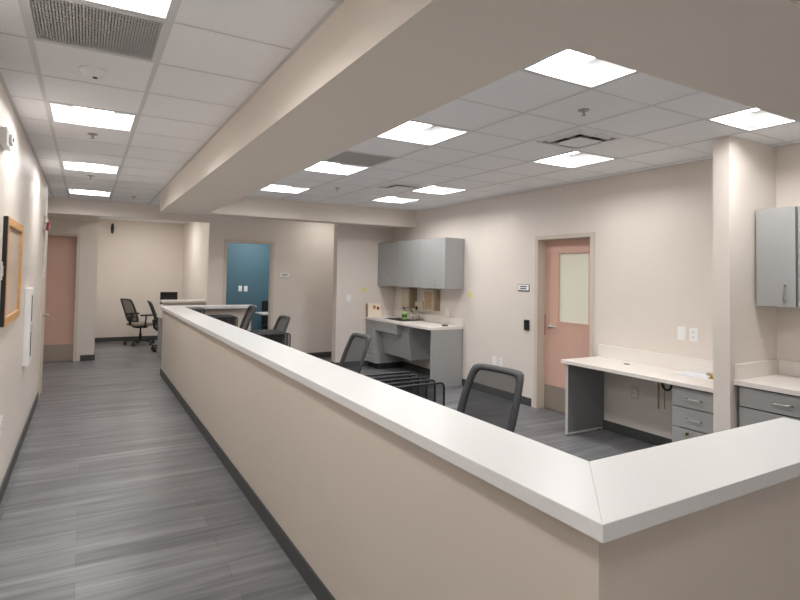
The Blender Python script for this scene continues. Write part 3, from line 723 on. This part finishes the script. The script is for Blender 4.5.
# ------------------------------------------------------------------ office chairs
def make_chair(label, seat_m, mesh_frame):
    t = thing('office_chair', label, 'office chair', (0, 0, 0), 'office chairs')
    # back: rounded rectangle frame, leaning back and slightly curved; local +Y is the way the sitter faces
    def bk(u, v):   # u -1..1 across, v 0..1 up
        z = .50+.508*v
        y = -.20-.175*v**1.2+.03*(u*u)
        wd = .242+.018*math.sin(PI*min(1, v*1.1))-.008*v
        return Vector((u*wd, y, z))
    def ring(nc, corner):
        pts = []
        for a, b, c, d in ((-1, 0, 1, 0), (1, 0, 1, 1), (1, 1, -1, 1), (-1, 1, -1, 0)):
            for k in range(nc):
                s = k/nc; pts.append((a+(c-a)*s, b+(d-b)*s))
        out = []
        for u, v in pts:      # squircle corners
            x, y = u, v*2-1; p = 11
            n = (abs(x)**p+abs(y)**p)**(1/p); out.append((x/n, (y/n+1)/2))
        return out
    R = ring(12, .1)
    fr = MB(); tb = bmesh.new(); prev = []
    outer = [bk(u, v) for u, v in R]; inner = [bk(u*.80, .5+(v-.5)*.86) for u, v in R]
    Yv = Vector((0, .02, 0))
    loops = [[tb.verts.new(p+Yv*.6) for p in inner], [tb.verts.new((p+q)/2+Yv) for p, q in zip(inner, outer)], [tb.verts.new(p+Yv*.3) for p in outer],
             [tb.verts.new(p-Yv*.6) for p in outer], [tb.verts.new((p+q)/2-Yv) for p, q in zip(inner, outer)], [tb.verts.new(p-Yv*.5) for p in inner]]
    N = len(R)
    for i in range(6):
        a, b = loops[i], loops[(i+1) % 6]
        for k in range(N): tb.faces.new((a[k], a[(k+1) % N], b[(k+1) % N], b[k]))
    bmesh.ops.recalc_face_normals(tb, faces=tb.faces[:])
    back = fr.add(tb).build('backrest', mesh_frame, t, True)
    rows = []
    for j in range(13):
        v = .5+(j/12-.5)*.90
        rows.append([bk((i/10*2-1)*.86, v) for i in range(11)])
    MB().grid(rows).build('mesh', MESH, back, True)
    MB().box(-.17, .17, -.245, -.225, .60, .64, .008).build('lumbar_bar', BLACKP, back)
    # back support spine
    MB().tube([(0, -.02, .40), (0, -.16, .40), (0, -.235, .46), (0, -.262, .62)], .026, 10).tube([(-.16, -.25, .60), (0, -.262, .62), (.16, -.25, .60)], .014).build('back_support', BLACKP, t, True)
    # seat
    s = MB(); sb = bmesh.new(); nu, nv = 14, 12; top = []; bot = []
    for j in range(nv+1):
        rt, rb = [], []
        for i in range(nu+1):
            x, y = i/nu*2-1, j/nv*2-1; p = 6
            n = (abs(x)**p+abs(y)**p)**(1/p)/max(abs(x), abs(y), 1e-6) if (x or y) else 1
            X, Y = x/n*.245, y/n*.235+.01
            e = max(abs(x), abs(y)); ez = -.03*max(0, e-.75)/.25-.035*max(0, y-.5)**2
            rt.append(sb.verts.new((X, Y, .475+ez+.01*x*x))); rb.append(sb.verts.new((X*.97, Y*.97, .415+.005*(1-e))))
        top.append(rt); bot.append(rb)
    for j in range(nv):
        for i in range(nu):
            sb.faces.new((top[j][i], top[j][i+1], top[j+1][i+1], top[j+1][i])); sb.faces.new((bot[j][i], bot[j+1][i], bot[j+1][i+1], bot[j][i+1]))
    edge = lambda g: [g[0][i] for i in range(nu)]+[g[j][nu] for j in range(nv)]+[g[nv][i] for i in range(nu, 0, -1)]+[g[j][0] for j in range(nv, 0, -1)]
    et, eb = edge(top), edge(bot)
    for k in range(len(et)): sb.faces.new((et[k], eb[k], eb[(k+1) % len(et)], et[(k+1) % len(et)]))
    bmesh.ops.recalc_face_normals(sb, faces=sb.faces[:])
    s.add(sb).build('seat', seat_m, t, True)
    MB().box(-.10, .10, -.12, .12, .36, .417, .02, 3).cyl((.1, .05, .39), (.2, .05, .385), .006).build('mechanism', BLACKP, t, True)
    for sx in (-1, 1):
        a = MB().tube([(sx*.10, -.04, .39), (sx*.27, -.05, .39), (sx*.295, -.06, .44), (sx*.295, -.04, .64)], .018, 10).build('armrest', BLACKP, t, True)
        MB().box(sx*.295-.045, sx*.295+.045, -.16, .11, .635, .672, .014, 3).build('arm_pad', GREYP, a, True)
    MB().cyl((0, 0, .10), (0, 0, .24), .028).cyl((0, 0, .24), (0, 0, .37), .018).build('gas_lift', BLACKP, t, True)
    MB().lathe((0, 0, 0), [(.03, .075), (.045, .08), (.045, .12), (.03, .125)]).build('base_hub', BLACKP, t, True)
    for k in range(5):
        a = 2*PI*k/5+.3; c, sn = math.cos(a), math.sin(a)
        M = Matrix.Rotation(a, 4, 'Z'); tb = bmesh.new()
        sec = [(.03, .026, .12, .075), (.16, .022, .105, .072), (.31, .017, .083, .062)]
        vs = [[tb.verts.new(v) for v in ((x, -w, z0), (x, w, z0), (x, w*.8, z1), (x, -w*.8, z1))] for x, w, z1, z0 in sec]
        for p, q in zip(vs, vs[1:]):
            for i in range(4): tb.faces.new((p[i], p[(i+1) % 4], q[(i+1) % 4], q[i]))
        tb.faces.new(vs[0][::-1]); tb.faces.new(vs[-1]); bmesh.ops.recalc_face_normals(tb, faces=tb.faces[:]); tb.transform(M)
        lg = MB().add(tb).build('base_leg', BLACKP, t)
        cs = MB(); px_, py_ = .30*c, .30*sn; tx, ty = -sn, c
        for o in (-.017, .017): cs.cyl((px_+tx*(o-.009), py_+ty*(o-.009), .03), (px_+tx*(o+.009), py_+ty*(o+.009), .03), .03)
        cs.cyl((px_, py_, .03), (px_, py_, .07), .009).build('caster', GREYP, lg, True)
    return t
proto = make_chair('black mesh-backed office chair nearest the viewer, right of the near file sorter', SEATF, GREYP)
def put(o, x, y, rz, z=0):
    o.location = (x, y, z); o.rotation_euler = (0, 0, rz)
R_ = math.radians
put(proto, 2.075, 2.80, R_(83+14))
for x, y, r, l in ((2.09, 4.98, 88, 'black mesh-backed office chair left of the near file sorter, before the kitchenette'),
                   (2.10, 7.45, 90, 'black mesh-backed office chair against the plain wall left of the kitchenette'),
                   (1.84, 8.36, 84, 'black mesh-backed office chair at the far end of the counter, beside the blue opening'),
                   (1.07, 13.15, -66, 'black office chair with tan seat standing against the far alcove wall'),
                   (1.47, 12.0, -90, 'black office chair partly hidden behind the far end of the counter')):
    c = copy_tree(proto); c['label'] = l; put(c, x, y, R_(r))
    if 'blue opening' in l: c.scale = (1.1, 1.1, 1.1)
    if 'tan seat' in l:
        for ch in c.children:
            if ch.name.startswith('seat'):
                ch.data = ch.data.copy(); ch.data.materials[0] = SEATG
    
# ------------------------------------------------------------------ table and chair in the blue room
t = thing('table', 'white topped table in the blue room seen past the opening', 'table', (3.65, 11.1, 0))
MB().box(3.1, 4.2, 10.8, 11.4, .76, .785, .004).build('tabletop', STONE, t)
for x in (3.45, 4.15):
    for y in (10.85, 11.35): MB().cyl((x, y, 0), (x, y, .76), .016).build('leg', BLACKP, t)
t = thing('visitor_chair', 'black chair behind the white table in the blue room', 'chair', (3.62, 11.5, 0))
MB().box(3.33, 3.78, 11.69, 11.725, .52, 1.0, .015, 3).build('backrest', SEATF, t)
MB().box(3.33, 3.78, 11.42, 11.70, .42, .48, .015, 3).build('seat', SEATF, t)
for x in (3.35, 3.76):
    for y in (11.45, 11.70): MB().cyl((x, y, 0), (x, y, .52 if y > 11.5 else .43), .012).build('leg', BLACKP, t)

# ------------------------------------------------------------------ lamps of rooms whose fixtures are out of sight
def area(name, x, y, z, w, e, label):
    l = bpy.data.lights.new(name, 'AREA'); l.shape = 'SQUARE'; l.size = w; l.energy = e; l.color = (1, .97, .93)
    o = bpy.data.objects.new(name, l); col.objects.link(o); o.location = (x, y, z); return o
area('alcove_lamp', 1.1, 12.2, 2.74, .55, 5, '')
area('alcove_front_lamp', 1.0, 10.5, 2.74, .55, 2, '')
area('blue_room_lamp', 3.1, 10.9, 2.59, .5, 4.5, '')
area('passage_lamp', 3.95, 9.25, 2.70, .5, 1.3, '')

w = bpy.data.worlds.new('world'); scene.world = w; w.use_nodes = True
w.node_tree.nodes['Background'].inputs['Color'].default_value = (.8, .8, .8, 1)
w.node_tree.nodes['Background'].inputs['Strength'].default_value = .05

# ------------------------------------------------------------------ camera
yaw, pitch, roll = (math.radians(a) for a in (30.05, 1.84, .99))
f = Vector((math.sin(yaw)*math.cos(pitch), math.cos(yaw)*math.cos(pitch), math.sin(pitch)))
r = Vector((math.cos(yaw), -math.sin(yaw), 0)); u = r.cross(f)
r2 = r*math.cos(roll)+u*math.sin(roll); u2 = -r*math.sin(roll)+u*math.cos(roll)
cd = bpy.data.cameras.new('camera'); cam = bpy.data.objects.new('camera', cd); col.objects.link(cam)
M = Matrix((r2, u2, -f)).transposed().to_4x4(); M.translation = Vector((0, 0, 1.62)); cam.matrix_world = M
cd.sensor_width = 36; cd.sensor_fit = 'HORIZONTAL'; cd.lens = 541.75/800*36
cd.shift_y = -(300-257.3)/800; cd.clip_start = .05
scene.camera = cam

for o in list(bpy.data.objects):
    if '_o' in o: del o['_o']
vs = scene.view_settings
vs.view_transform = 'Standard'; vs.look = 'None'; vs.exposure = 2.2; vs.gamma = 1; vs.use_curve_mapping = False
scene.cycles.max_bounces = 10; scene.cycles.diffuse_bounces = 6; scene.cycles.transparent_max_bounces = 16
